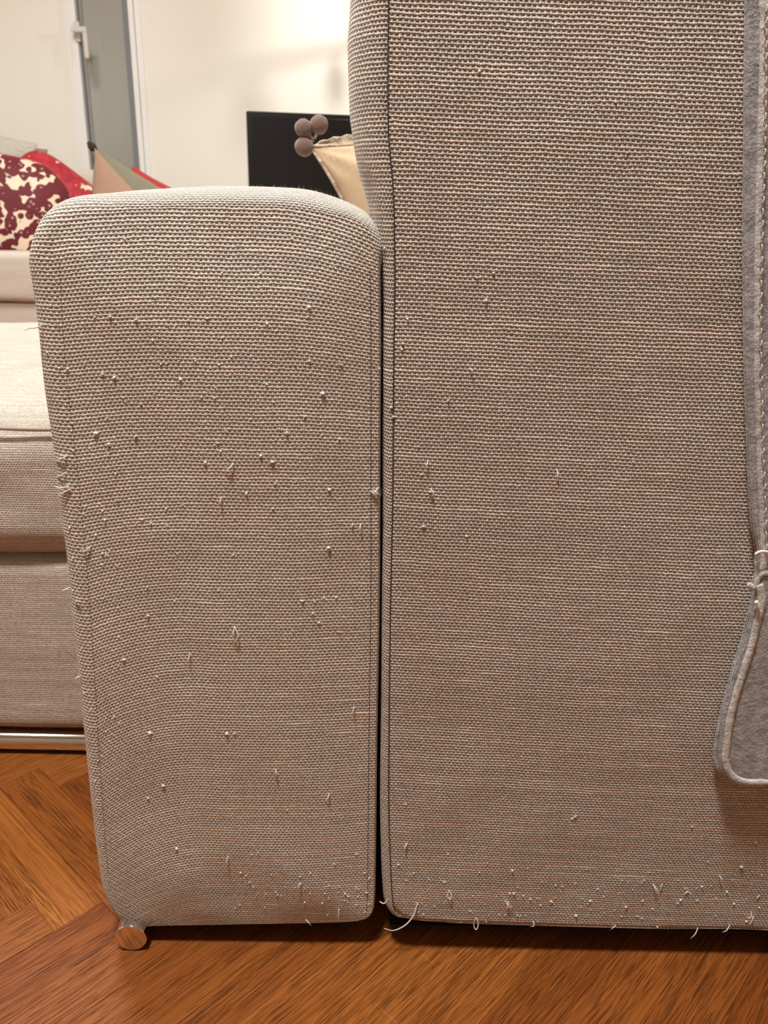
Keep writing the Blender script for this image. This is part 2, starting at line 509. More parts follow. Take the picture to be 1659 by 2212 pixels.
# ---------------------------------------------------------------- the sofa
Y0 = .525
sofa = empty('sofa', (0, 0, 0), 'large beige linen sofa with snagged armrest, tall back panel and chrome tube base', 'sofa')
def X2(px, py, Y=Y0):
    p = at(px, py, Y); return (p.x, p.z)
# --- armrest
arm_px = [(815, 580), (810, 528), (794, 496), (758, 474), (700, 460), (600, 450), (450, 447), (330, 453), (250, 461),
          (182, 473), (137, 488), (111, 515), (107, 560), (117, 630), (128, 720), (140, 850), (156, 980), (168, 1100), (183, 1260), (195, 1430),
          (207, 1620), (218, 1780), (227, 1885), (236, 1944), (254, 1985), (290, 2007), (380, 2007), (550, 2004), (700, 2001), (772, 1997),
          (797, 1986), (805, 1958), (807, 1850), (810, 1600), (815, 1300), (816, 1000), (817, 750)]
arm_out = [X2(*p) for p in arm_px]
def sst(t):
    t = min(max(t, 0.0), 1.0); return t*t*(3-2*t)
def arm_w(x, z):
    wl = float(np.interp(z, [.02, .05, .15, .3, .5], [.003, .009, .012, .0160, .0195]))
    w = .0018+(wl-.0018)*sst((-.185-x)/.03)
    wt = .0135-.006*sst((x+.06)/.05)+.002*sst((-.17-x)/.03)
    return w+(wt-w)*sst((z-.565)/.02)
def arm_d(x, z):
    d = .006+.006*sst((-.185-x)/.03)
    return d+(.030-.017*sst((-.13-x)/.07)-d)*sst((z-.565)/.02)
def arm_uv(x, z):
    t = min(max((.55-z)/.5, 0), 1)
    k = .8+4.6*t*t*(3-2*t)
    q = max(0.0, -.135-x)
    v = z+k*q*q
    q2 = max(0.0, x+.075)*min(max((z-.38)/.2, 0), 1)
    v += 3.2*q2*q2
    return (x+.25*max(0, z-.5)*(x+.11), v)
arm, arm_bv, arm_seam, arm_sil, arm_n = block('armrest', arm_out[::-1] if False else arm_out, arm_w, arm_d, Y0+.004, .755, .008, arm_uv, sofa, M_arm, groove=0.0)
tag(arm, 'lower armrest block covered in snagged pills and loose threads')
# --- tall back panel
bk_px = [(848, 1940), (843, 1850), (840, 1700), (843, 1350), (848, 1100), (850, 900), (851, 750), (853, 600), (850, 420), (840, 300), (838, 160), (840, 0)]
left = [X2(*p) for p in bk_px][::-1]           # from the top down
Lx, Lz = left[0]
top = [(Lx+.0, .79), (Lx+.012, .835), (Lx+.045, .855), (.30, .862), (.50, .855), (.535, .835), (.547, .79)]
right = [(.55, .6), (.55, .35), (.547, .1), (.538, .042), (.515, .028)]
bz = lambda x: X2(*(x, 2004))[1]
bottom = [(.40, .0205), (X2(1659, 2008)), (X2(1400, 2004)), (X2(1100, 1996)), (X2(930, 1989)), (X2(872, 1980)), (X2(853, 1965))]
bout = (top[::-1]+left+bottom[::-1]+right[::-1])
bout = bout[::-1]
# outline runs: keep the same turning sense as the armrest's
def area2(P): return sum(P[i][0]*P[(i+1) % len(P)][1]-P[(i+1) % len(P)][0]*P[i][1] for i in range(len(P)))
if area2(arm_out)*area2(bout) < 0: bout = bout[::-1]
# widths measured between seam and outline in the photograph
wz = [(-1, .0075), (.05, .0085), (.25, .0065), (.45, .0072), (.54, .008), (.575, .010), (.60, .0150), (.625, .0205), (.66, .0245), (.70, .0255), (.735, .0225), (.80, .019), (2, .019)]
def bk_w(x, z):
    if x < .06:
        w = float(np.interp(z, [a for a, _ in wz], [b_ for _, b_ in wz]))
        return w if z > .04 else .004
    return .004 if z < .1 else .012
def bk_d(x, z):
    if x < .06: return float(np.interp(z, [0, .5, .62, .7], [.012, .016, .034, .040]))
    return .006 if z < .1 else .02
def bk_uv(x, z):
    return (x, z+.02*x+.008*math.sin(x*7)*0)
back, bk_bv, bk_seam, bk_sil, bk_n = block('backrest', bout, bk_w, bk_d, Y0, .78, .004, bk_uv, sofa, M_back, N=620, rings=34)
tag(back, 'tall back panel with a stitched seam down its left edge')
def is_out(o_n): return o_n
# seams: thin dark stitched lines lying along the panel edges, with tiny stitches
def seam_line(parent, pts, r, name='seam'):
    v_, f_ = tube_data([p+Vector((0, -r*.15, 0)) for p in pts], r, 6)
    return link(name, mesh(name, v_, f_), M_seamth, parent)
sl = [p for p in bk_seam if p.x < .03 and .045 < p.z < .8]
sl.sort(key=lambda p: p.z)
seam_line(back, sl, .00042)
sl = [p for p in arm_seam if p.x > -.02 and .04 < p.z < .57]; sl.sort(key=lambda p: p.z)
# stitch line a few millimetres inside the armrest's right edge
def surf(bv, x, z):
    h = bv.ray_cast(Vector((x, 0, z)), Vector((0, 1, 0)))
    return h[0]
sl2 = [surf(arm_bv, p.x-.0048, p.z) for p in sl]
seam_line(arm, [p for p in sl2 if p], .00022)
sl3 = [surf(arm_bv, *X2(px, py)) for px, py in smooth_curve([(124, 560), (132, 720), (144, 860), (160, 990), (171, 1100), (187, 1270), (199, 1440), (210, 1620), (221, 1780), (230, 1890)], 60)]
seam_line(arm, [p for p in sl3 if p], .00013)
# warp lines drawn by the thread counter seam at the backrest bottom right of the corner
sl4 = [surf(bk_bv, *X2(px, py)) for px, py in smooth_curve([(846, 1930), (848, 1965), (856, 1985)], 10)]

# --- seat cushion, base and chrome frame
def cushion(name, lo, hi, r, crown, mat, parent, nx=60, ny=40, nz=24, wrinkle=.004, seed=0):
    """rounded, crowned box with UVs in metres"""
    vs, fs, uv = [], [], []
    lo, hi = Vector(lo), Vector(hi); c = (lo+hi)/2; h = (hi-lo)/2
    def face(ax, sgn, nu, nv):
        ua, va = [(1, 2), (0, 2), (0, 1)][ax]
        idx = {}
        for a in range(nu+1):
            for b2 in range(nv+1):
                p = Vector((0, 0, 0)); fa = math.sin((a/nu-.5)*math.pi)*.999; fb = math.sin((b2/nv-.5)*math.pi)*.999
                fa = .5*fa+.5*(2*a/nu-1); fb = .5*fb+.5*(2*b2/nv-1)
                p[ax] = sgn*h[ax]; p[ua] = fa*h[ua]; p[va] = fb*h[va]
                inner = Vector([min(max(p[i], -(h[i]-r)), h[i]-r) for i in range(3)])
                d = p-inner
                q = inner+(d.normalized()*r if d.length > 1e-9 else d)
                fx, fy_, fz = q.x/h.x, q.y/h.y, q.z/h.z
                q.z += crown*(1-abs(fx)**2.5)*(1-abs(fy_)**2.5)*(1 if fz > 0 else -.1)*abs(fz)
                q.y -= crown*.35*(1-abs(fx)**3)*(1-fz*fz)*(1 if fy_ < 0 else -1)*abs(fy_)
                nn = noise.noise(Vector((q.x*9+seed, q.y*9, q.z*26)))
                q += d.normalized()*nn*wrinkle if d.length > 1e-9 else Vector((0, 0, 0))
                idx[a, b2] = len(vs); vs.append(c+q); pw = c+p
                uv.append((pw[ua], pw[va]))
        for a in range(nu):
            for b2 in range(nv):
                fs.append((idx[a, b2], idx[a+1, b2], idx[a+1, b2+1], idx[a, b2+1]))
    face(0, 1, ny, nz); face(0, -1, ny, nz); face(1, 1, nx, nz); face(1, -1, nx, nz); face(2, 1, nx, ny); face(2, -1, nx, ny)
    me = mesh(name, vs, fs, uv)
    bm = bmesh.new(); bm.from_mesh(me); bmesh.ops.remove_doubles(bm, verts=bm.verts, dist=1e-5)
    bmesh.ops.recalc_face_normals(bm, faces=bm.faces); bm.to_mesh(me); bm.free()
    return link(name, me, mat, parent)
seat = cushion('seat_cushion', (-.95, .785, .248), (.50, 1.62, .408), .045, .022, M_seat, sofa, wrinkle=.005)
base = cushion('seat_base', (-.95, .79, .030), (.50, 1.62, .250), .018, .002, M_seat, sofa, nx=40, ny=30, nz=20, wrinkle=.0015, seed=4)
# piping seam around the cushion's front top edge, with its puckers
pts = [Vector((x, .781+.003*noise.noise(Vector((x*20, 0, 0))), .396+.004*noise.noise(Vector((x*14, 5, 0))))) for x in np.linspace(-.90, -.20, 60)]
v_, f_ = tube_data(pts, .0022, 8); link('piping', mesh('p', v_, f_), M_seat, seat)
mchr, nt, b = new_mat('polished_chrome'); b.inputs['Metallic'].default_value = 1; b.inputs['Base Color'].default_value = (.86, .85, .83, 1); b.inputs['Roughness'].default_value = .09
M_chr = mchr
cc = at(280, 2017, Y0-.008)
RR = .0136
def rod(name, a, b_, r, parent, mat):
    # solid round bar with softly chamfered ends
    a, b_ = Vector(a), Vector(b_); d = (b_-a).normalized(); n = 40
    st = [(0, r*.0), (0, r*.94), (.0006, r), (1, r)]
    up = Vector((0, 0, 1)); s1 = d.cross(up).normalized(); s2 = s1.cross(d)
    L = (b_-a).length; vs, fs = [], []
    prof = [(0, r*.93), (r*.03, r*.985), (r*.08, r), (L-r*.08, r), (L, r*.93)]
    for t, rr in prof:
        for k in range(n):
            th = 2*math.pi*k/n; vs.append(a+d*t+(s1*math.cos(th)+s2*math.sin(th))*rr)
    for i in range(len(prof)-1):
        for k in range(n): fs.append((i*n+k, i*n+(k+1) % n, (i+1)*n+(k+1) % n, (i+1)*n+k))
    fs.append(tuple(range(n))); fs.append(tuple((len(prof)-1)*n+k for k in range(n-1, -1, -1)))
    me = mesh(name, vs, fs)
    bm = bmesh.new(); bm.from_mesh(me); bmesh.ops.recalc_face_normals(bm, faces=bm.faces); bm.to_mesh(me); bm.free()
    o = link(name, me, mat, parent)
    for p in o.data.polygons:
        if len(p.vertices) > 10: p.use_smooth = False
    return o
fo = rod('frame_rail', (cc.x-.0015, Y0-.0035, RR+.0003), (cc.x, 1.60, RR+.0005), RR, sofa, M_chr); tag(fo, 'round chrome rail whose polished end shows under the armrest corner')
rod('frame_rail', (-.95, .800, .0145), (cc.x-.012, .800, .0145), .0128, sofa, M_chr)
rod('frame_rail', (.50, Y0+.10, RR+.0005), (.50, 1.60, RR+.0005), RR, sofa, M_chr)

M_shade = plain('black_shade_sheet', (.012, .011, .011, 1), .95)  # black sheets added under the sofa to deepen the shade in the gap
box('shade_sheet', (-.205, Y0+.014, .0155), (-.018, .75, .0185), M_shade, sofa)
box('shade_sheet', (.012, Y0+.014, .0135), (.525, .77, .0165), M_shade, sofa)
# --- pills, snags, fuzz
def hit(px, py):
    d = ray(px, py).normalized(); o = Vector((0, 0, EYE)); best = None
    for bv, par in ((arm_bv, arm), (bk_bv, back)):
        h = bv.ray_cast(o, d)
        if h[0] is not None and (best is None or h[3] < best[2]): best = (h[0], par, h[3])
    return best
ico = bmesh.new(); bmesh.ops.create_icosphere(ico, subdivisions=1, radius=1)
ico_v = [v.co.copy() for v in ico.verts]; ico_f = [tuple(v.index for v in f.verts) for f in ico.faces]; ico.free()
acc = {arm.name: [[], []], back.name: [[], []]}
def pill(px, py, r):
    h = hit(px, py)
    if not h: return
    vs, fs = acc[h[1].name]; n0 = len(vs)
    s = Vector((random.uniform(.7, 1.4), .7, random.uniform(.6, 1.2)))
    for v in ico_v:
        j = 1+random.uniform(-.3, .3)
        vs.append(h[0]+Vector((v.x*s.x*r*j, v.y*s.y*r*j-r*.3, v.z*s.z*r*j)))
    fs += [tuple(i+n0 for i in f) for f in ico_f]
    # a few curled fibre ends around it
    for _ in range(3):
        fibre(h[0]+Vector((0, -r*.5, 0)), r*random.uniform(1.5, 3), vs, fs)
def fibre(p, L, vs, fs, d=None, wdt=.00007):
    n0 = len(vs)
    if d is None: d = Vector((random.uniform(-1, 1), random.uniform(-.8, -.1), random.uniform(-1, 1))).normalized()
    bend = Vector((random.uniform(-1, 1), random.uniform(-.3, .3), random.uniform(-1, 1)))*.5
    side = d.cross(Vector((0, 1, .2))).normalized()*wdt
    pts = [p+d*L*t+bend*L*t*t for t in (0, .33, .66, 1)]
    for i, q in enumerate(pts):
        k = 1-i*.3
        vs.append(q-side*k); vs.append(q+side*k); vs.append(q+Vector((0, -wdt*1.2*k, wdt*k)))
    for i in range(3):
        a = n0+i*3
        for x, y in ((0, 1), (1, 2), (2, 0)):
            fs.append((a+x, a+y, a+3+y, a+3+x))
big = [(128, 795, 4), (146, 797, 5), (620, 935, 5), (710, 1183, 7), (604, 926, 3), (235, 960, 5), (207, 936, 6), (247, 815, 5), (222, 808, 4), (463, 860, 3),
       (668, 664, 5), (575, 620, 3), (408, 692, 4), (294, 690, 4), (238, 684, 4), (205, 685, 3), (577, 700, 4), (563, 985, 5), (588, 998, 6), (712, 1058, 5),
       (733, 948, 4), (738, 788, 4), (697, 850, 6), (658, 900, 4), (444, 1000, 5), (476, 975, 4), (533, 1066, 5), (227, 1123, 5), (307, 1122, 4), (326, 1130, 4),
       (653, 1298, 4), (676, 1325, 4), (689, 1345, 4), (726, 1290, 4), (700, 1292, 3), (680, 1300, 3), (632, 1362, 3), (733, 1365, 3), (473, 1275, 3), (320, 1330, 4),
       (318, 1268, 3), (268, 1425, 5), (340, 1462, 3), (324, 1583, 6), (490, 1585, 5), (507, 1584, 4), (353, 1697, 6), (320, 1724, 4), (382, 1833, 5), (225, 1790, 3),
       (222, 1195, 5), (150, 1140, 5), (158, 1205, 4), (270, 1130, 3), (595, 1045, 3), (530, 785, 3), (390, 820, 4), (330, 735, 3), (500, 770, 3), (480, 590, 3),
       (620, 1750, 3), (745, 1930, 4), (770, 1918, 4), (792, 1928, 4), (722, 1866, 3), (788, 1886, 3), (770, 1955, 3), (745, 1945, 3), (702, 1930, 3), (650, 1910, 3),
       (870, 742, 6), (880, 690, 4), (868, 755, 4), (930, 1062, 6), (910, 1025, 3), (915, 1137, 4), (1008, 1158, 4), (1050, 650, 5), (1066, 590, 5), (1030, 600, 4),
       (968, 865, 4), (933, 660, 3), (1035, 155, 4), (1330, 220, 3), (1355, 330, 3), (845, 880, 5), (850, 900, 4), (903, 965, 3), (1120, 950, 3), (1368, 998, 3),
       (876, 1737, 4), (1107, 1880, 6), (1140, 1876, 2), (1190, 1947, 5), (1215, 1915, 3), (1290, 1920, 3), (1343, 1902, 3), (1402, 1884, 3), (1275, 1946, 4), (1470, 1944, 5),
       (1485, 1926, 4), (1516, 1915, 4), (1570, 1926, 5), (1585, 1952, 4), (1601, 1872, 6), (1632, 1820, 4), (1645, 1890, 3), (1352, 1959, 4), (1388, 1946, 4), (1410, 1963, 3),
       (1420, 2002, 4), (1200, 1912, 3), (1244, 1977, 5), (1110, 1930, 4), (1130, 1935, 3), (1078, 1975, 3), (1092, 1976, 3), (1125, 1978, 3), (1146, 1942, 4), (1160, 1940, 3),
       (1236, 1768, 4), (1495, 1786, 3), (1640, 1960, 4), (1612, 1990, 4), (1545, 1978, 3), (960, 1905, 4), (938, 1957, 3), (905, 1970, 3), (915, 1975, 3), (860, 1868, 4), (968, 1845, 3)]
for x, y, r in big: pill(x, y, r*.00024)
rp = random.Random(11)
for _ in range(330):     # smaller nubs, thickest on the armrest's middle and along the lower hems
    z = rp.random()
    if z < .45: x, y = rp.gauss(400, 190), rp.gauss(850, 190)
    elif z < .6: x, y = rp.uniform(150, 260), rp.uniform(950, 1700)
    elif z < .75: x, y = rp.uniform(500, 800), rp.gauss(1920, 35)
    else: x, y = rp.uniform(860, 1650), rp.gauss(1945, 35)
    pill(x, y, rp.uniform(.0004, .0008))
for par in (arm, back):
    v_, f_ = acc[par.name]
    o = link('pilling', mesh('pilling', v_, f_), M_thread, par); tag(o, kind='stuff')
# fuzz standing off the edges
def fuzz(par, sil, nrm, sel, n, L0, L1, name='fuzz'):
    vs, fs = [], []
    ids = [i for i, p in enumerate(sil) if sel(p)]
    for _ in range(n):
        i = random.choice(ids); t = random.random(); p = sil[i].lerp(sil[(i+1) % len(sil)], t)
        p = p+Vector((0, random.uniform(-.004, .004), 0)) - nrm[i]*.0003
        d = (nrm[i]+Vector((random.uniform(-.6, .6), random.uniform(-.3, .3), random.uniform(-.4, .6)))).normalized()
        fibre(p, random.uniform(L0, L1)*random.random()**.5, vs, fs, d, .000035)
    o = link(name, mesh(name, vs, fs), M_thread, par); tag(o, kind='stuff')
fuzz(arm, arm_sil, arm_n, lambda p: p.z > .5, 900, .0008, .0028)
fuzz(arm, arm_sil, arm_n, lambda p: p.x < -.18 and p.z < .56, 700, .0006, .0022)
fuzz(arm, arm_sil, arm_n, lambda p: p.x < -.2 and .38 < p.z < .47, 60, .002, .0045)
fuzz(arm, arm_sil, arm_n, lambda p: p.z < .06, 350, .0006, .0018)
fuzz(back, bk_sil, bk_n, lambda p: p.x < .03 and p.z > .56, 500, .0005, .0016)
fuzz(back, bk_sil, bk_n, lambda p: p.z < .06, 500, .0006, .002)
# pulled loops and frayed ends, each where the photograph shows one
loose = [
    [(507, 1352), (512, 1362), (515, 1373), (508, 1385), (507, 1392)], [(507, 1352), (505, 1368), (507, 1385)],
    [(411, 1410), (408, 1424), (411, 1438)], [(505, 1000), (497, 1010), (486, 1017)], [(479, 1072), (476, 1085), (477, 1093)],
    [(1203, 1015), (1204, 1028), (1202, 1036)], [(925, 995), (921, 1004), (919, 1010)], [(818, 1052), (810, 1062), (806, 1072)],
    [(822, 1050), (824, 1062), (820, 1072)], [(806, 1058), (818, 1066), (822, 1074)], [(800, 1060), (814, 1072)],
    [(902, 1950), (893, 1975), (875, 1995), (850, 2007), (830, 2004)], [(820, 1946), (830, 1948), (838, 1940)],
    [(970, 1923), (975, 1931), (972, 1939), (966, 1931), (970, 1923)], [(1028, 1981), (1033, 1993), (1028, 2005), (1023, 1995), (1028, 1981)],
    [(1098, 1946), (1095, 1958), (1094, 1966)], [(1091, 1944), (1098, 1955), (1106, 1957)], [(1151, 1988), (1153, 1996), (1147, 2000)],
    [(1410, 1908), (1414, 1920), (1417, 1935)], [(1413, 1912), (1420, 1924), (1421, 1940)], [(1430, 1908), (1426, 1925)],
    [(1507, 2003), (1500, 2014), (1491, 2026)], [(1510, 2008), (1502, 2020), (1496, 2024)], [(1520, 2012), (1513, 2022), (1505, 2026)],
    [(1335, 2015), (1343, 2014), (1346, 2011)], [(1330, 2019), (1340, 2019), (1346, 2014)], [(1445, 2011), (1438, 2020), (1430, 2025)],
    [(1576, 1996), (1568, 2006), (1560, 2012)], [(1570, 2008), (1577, 2014), (1572, 2018)], [(1556, 2010), (1560, 2016)],
    [(1627, 1978), (1620, 1990), (1616, 1996)], [(1553, 1890), (1557, 1896), (1555, 1904)], [(1622, 1968), (1620, 1978), (1612, 1980)],
    [(595, 1660), (598, 1668), (595, 1676)], [(493, 1848), (490, 1860), (493, 1872)], [(712, 1712), (708, 1722), (704, 1728)],
    [(650, 1905), (645, 1912), (644, 1922)], [(732, 1962), (732, 1975), (731, 1990)], [(660, 1985), (668, 1990), (672, 1998)],
    [(765, 1525), (763, 1535), (764, 1545)], [(763, 1130), (760, 1140)], [(880, 1820), (874, 1828), (875, 1838)], [(1330, 1998), (1320, 2006)],
    [(142, 1020), (134, 1026), (124, 1030)], [(144, 985), (134, 990), (122, 995)], [(150, 1050), (134, 1052), (118, 1050)], [(153, 1056), (140, 1062), (126, 1068)],
    [(92, 701), (80, 707), (68, 708), (54, 714)], [(98, 457), (92, 452), (90, 444)], [(103, 462), (96, 455), (88, 456)], [(175, 1790), (185, 1782)],
    [(200, 1920), (206, 1914), (212, 1918)], [(203, 1943), (210, 1941), (216, 1944)], [(175, 1662), (182, 1656), (190, 1660)], [(152, 1268), (142, 1272), (134, 1276)],
    [(163, 1300), (170, 1296), (176, 1300)], [(174, 1460), (166, 1462), (162, 1466)], [(196, 1180), (186, 1188), (178, 1186)], [(1014, 795), (1020, 800), (1018, 808)],
    [(290, 945), (297, 939)], [(1240, 1765), (1246, 1760)], [(930, 1055), (936, 1064), (932, 1074)], [(780, 1130), (778, 1142), (782, 1150)], [(1634, 1940), (1640, 1932)]]
for k, pl in enumerate(loose):
    hs = [hit(*p) for p in pl]
    good = [h for h in hs if h]
    if not good: continue
    par = good[0][1]; yref = good[0][0].y
    pts = []
    n = len(pl)
    for i, (p, h) in enumerate(zip(pl, hs)):
        lift = .0006+.0012*math.sin(math.pi*i/max(1, n-1))
        if h and abs(h[0].y-yref) < .03: q = h[0].copy(); yref = q.y
        else: q = at(p[0], p[1], yref)
        q.y -= lift; pts.append(q)
    cv = [Vector(c) for c in smooth_curve([tuple(p) for p in pts], max(8, n*4))]
    nn = len(cv); th = .00040 if k not in (11,) else .00052
    thick = [th*(.5+.7*math.sin(math.pi*min(1, .15+i/(nn-1)*.95))) for i in range(nn)]
    v_, f_ = tube_data(cv, thick, 6)
    for q in (cv[-1], cv[-1], cv[nn//2], cv[0]):
        fibre(q, .0016, v_, f_, (cv[-1]-cv[-2]).normalized()+Vector((random.uniform(-.4, .4), -.2, random.uniform(-.4, .4))), .00004)
    link('loose_thread', mesh('loose_thread', v_, f_), M_thread, par)

# ---------------------------------------------------------------- felt organiser hanging on the back panel
def felt_mat(name, a, c, s=1.0):
    m, nt, b = new_mat(name)
    tc = nt.nodes.new('ShaderNodeTexCoord').outputs['Object']
    n1 = tnoise(nt, tc, 420*s, 4, .7); n2 = tnoise(nt, tc, 110*s, 3, .6)
    nt.links.new(mixc(nt, (n1*.5+n2*.5).step(.36, .64), a, c), b.inputs['Base Color'])
    bump(nt, b, n1+n2*1.4, .0012)
    b.inputs['Roughness'].default_value = .95; b.inputs['Sheen Weight'].default_value = .4
    b.inputs['Specular IOR Level'].default_value = .1
    return m
M_felt = felt_mat('grey_felt', (.30, .305, .33, 1), (.57, .575, .60, 1))
M_feltl = felt_mat('pale_felt_edge', (.50, .505, .51, 1), (.88, .88, .87, 1), 1.3)
M_feltd = felt_mat('dark_felt_edge', (.38, .385, .38, 1), (.62, .625, .61, 1), 1.3)
org_e = empty('felt_organizer', (.33, Y0-.006, .19), 'grey felt pocket organizer with stitched edges hanging over the tall back panel', 'organizer')
def sheet(name, left_px, zt, xr, yf, th, mat, parent, zbot_px=None, round_=.0012):
    """felt sheet; left_px is its left and bottom edge"""
    L = [(at(px, py, yf).x, at(px, py, yf).z) for px, py in left_px]
    L = [tuple(p) for p in smooth_curve(L, 160)]
    poly = L+[(xr, L[-1][1]), (xr, zt), (L[0][0], zt)]
    if zt <= L[0][1]+.002: poly = L+[(xr, L[-1][1]), (xr, L[0][1])]
    bm = bmesh.new()
    vf = [bm.verts.new((x-parent.location.x, yf-parent.location.y, z-parent.location.z)) for x, z in poly]
    f = bm.faces.new(vf)
    r = bmesh.ops.extrude_face_region(bm, geom=[f])
    for v in [g for g in r['geom'] if isinstance(g, bmesh.types.BMVert)]: v.co.y += th
    bmesh.ops.recalc_face_normals(bm, faces=bm.faces)
    es = [e for e in bm.edges if e.is_boundary or (len(e.link_faces) == 2 and abs(e.link_faces[0].normal.dot(e.link_faces[1].normal)) < .3 and max(len(x.verts) for x in e.link_faces) > 10)]
    bmesh.ops.bevel(bm, geom=es, offset=th*.3, segments=2, affect='EDGES')
    me = bpy.data.meshes.new(name); bm.to_mesh(me); bm.free()
    return link(name, me, mat, parent, False), L
outer = [(1611, -160), (1611, 0), (1609, 150), (1608, 300), (1606, 450), (1606, 600), (1608, 760), (1612, 900), (1619, 1080), (1624, 1140), (1633, 1190), (1631, 1215), (1632, 1240), (1625, 1262),
         (1625, 1292), (1612, 1345), (1600, 1392), (1586, 1432), (1574, 1478), (1560, 1530), (1550, 1575), (1545, 1605), (1542, 1640), (1550, 1668), (1562, 1680), (1590, 1688), (1659, 1692), (1800, 1693)]
Ytf = Y0-.010
sheet('back_panel', outer, .865, .46, Ytf, .0028, M_feltd, org_e)
up = [(x+5, y) for x, y in outer[:10]]+[(1638, 1188), (1639, 1212), (1641, 1240)]
sheet('front_panel', up, .865, .46, Ytf-.0030, .0028, M_felt, org_e)
low = [(1649, 1250), (1636, 1262), (1632, 1290), (1628, 1312), (1618, 1352), (1606, 1396), (1590, 1440), (1577, 1492), (1564, 1545), (1558, 1590), (1555, 1625), (1556, 1655), (1566, 1680), (1585, 1694), (1610, 1699), (1659, 1698), (1800, 1700)]
pk, Lp = sheet('front_pocket', low, at(1649, 1250, Ytf).z, .46, Ytf-.0060, .0030, M_felt, org_e)
# raised pale rim along the pocket's edge and the pale stitched ridge above
rim = [(1640, 1262), (1645, 1300), (1634, 1352), (1622, 1400), (1608, 1445), (1592, 1495), (1578, 1550), (1571, 1600), (1567, 1640), (1573, 1665), (1588, 1681), (1612, 1689), (1659, 1690), (1800, 1692)]
def felt_ridge(name, pxs, yf, r, mat, parent, flat=.5):
    P = [at(a, b_, yf) for a, b_ in pxs]
    cv = [Vector(c) for c in smooth_curve([tuple(p) for p in P], 140)]
    rr = [r*(1+.18*noise.noise(Vector((i*.35, r*999, 0)))) for i in range(len(cv))]
    v_, f_ = tube_data(cv, rr, 8)
    v_ = [Vector((v.x, yf+(v.y-yf)*flat, v.z))-parent.location for v in v_]
    return link(name, mesh(name, v_, f_), mat, parent)
felt_ridge('pocket_rim', rim, Ytf-.0062, .0029, M_feltl, org_e)
felt_ridge('stitched_ridge', [(1650, -160), (1650, 0), (1649, 150), (1645, 300), (1640, 500), (1637, 700), (1640, 900), (1645, 1050), (1650, 1190), (1648, 1235)], Ytf-.0035, .0026, M_feltl, org_e)
felt_ridge('edge_fold', [(1616, 1262), (1630, 1270), (1637, 1250), (1650, 1238), (1670, 1240)], Ytf-.0060, .0022, M_feltl, org_e)
sv, sf = tube_data([(0, 0, -.0026), (.0002, -.0010, -.0012), (.0002, -.0012, .0012), (0, 0, .0026)], [.0003, .00055, .00055, .0003], 6)
stme = mesh('stitch', sv, sf); stme.materials.append(M_feltl)
path = smooth_curve([(1652, 20), (1649, 300), (1643, 500), (1640, 700), (1643, 900), (1648, 1050), (1652, 1180)], 46)
for i, (px, py) in enumerate(path):
    o = bpy.data.objects.new('stitch', stme); COL.objects.link(o); o.parent = org_e
    o.location = at(px+2, py, Ytf-.0052)-org_e.location; o.rotation_euler = (0, .18*math.sin(i*2.1), 0)
def white_stitch(pxs, r):
    P = [at(a, b_, Ytf-.0088)-org_e.location for a, b_ in pxs]
    v_, f_ = tube_data([Vector(c) for c in smooth_curve([tuple(p) for p in P], 12)], r, 8)
    tag(link('stitch', mesh('stitch', v_, f_), M_white, org_e), 'thick white tie stitch')
white_stitch([(1631, 1198), (1638, 1193), (1650, 1191), (1662, 1194)], .0010)
white_stitch([(1633, 1299), (1636, 1305), (1638, 1312)], .0015)
# flap that hooks over the top of the back panel
o = box('top_flap', (.256-.33, -.008, .867-.19), (.46-.33, .12, .870-.19), M_felt, org_e, .001)
# hairs of felt along the edge
vs, fs = [], []
for _ in range(420):
    k = random.randrange(len(Lp)-1); x, z = Lp[k]
    fibre(Vector((x, Ytf-.005, z))-org_e.location, random.uniform(.0006, .002), vs, fs, Vector((random.uniform(-1, .2), random.uniform(-.5, 0), random.uniform(-1, .4))).normalized(), .00004)
tag(link('fuzz', mesh('fuzz', vs, fs), M_feltl, org_e), kind='stuff')

# ---------------------------------------------------------------- pillows
def pillow_me(name, W, H, T, pinch=.07, wr=.05, seed=0, n=36, power=.5, rnd=0.0):
    vs, fs, uv = [], [], []
    for side in (1, -1):
        n0 = len(vs)
        for a in range(n+1):
            for b_ in range(n+1):
                x = math.sin((a/n-.5)*math.pi); y = math.sin((b_/n-.5)*math.pi)
                X_ = x*(1-pinch*(1-y*y)**1.0)*W/2*math.sqrt(1-rnd*y**4); Y_ = y*(1-pinch*(1-x*x)**1.0)*H/2*math.sqrt(1-rnd*x**4)
                t = max(0, (1-x*x)*(1-y*y))**power
                z = T/2*t*(1+wr*2*noise.noise(Vector((x*2.2+seed, y*2.2, side))))
                # tension folds running in from the corners
                rr = math.hypot(abs(x)-1, abs(y)-1)
                z += T*wr*.5*math.sin(10*math.atan2(1.02-abs(y), 1.02-abs(x)))*math.exp(-rr*3)*min(1, t*5)
                vs.append((X_, Y_, side*z)); uv.append((X_, Y_+side*.7))
        for a in range(n):
            for b_ in range(n):
                q = [n0+a*(n+1)+b_, n0+(a+1)*(n+1)+b_, n0+(a+1)*(n+1)+b_+1, n0+a*(n+1)+b_+1]
                fs.append(tuple(q if side == 1 else q[::-1]))
    me = mesh(name, vs, fs, uv)
    bm = bmesh.new(); bm.from_mesh(me); bmesh.ops.remove_doubles(bm, verts=bm.verts, dist=1e-5); bm.to_mesh(me); bm.free()
    return me
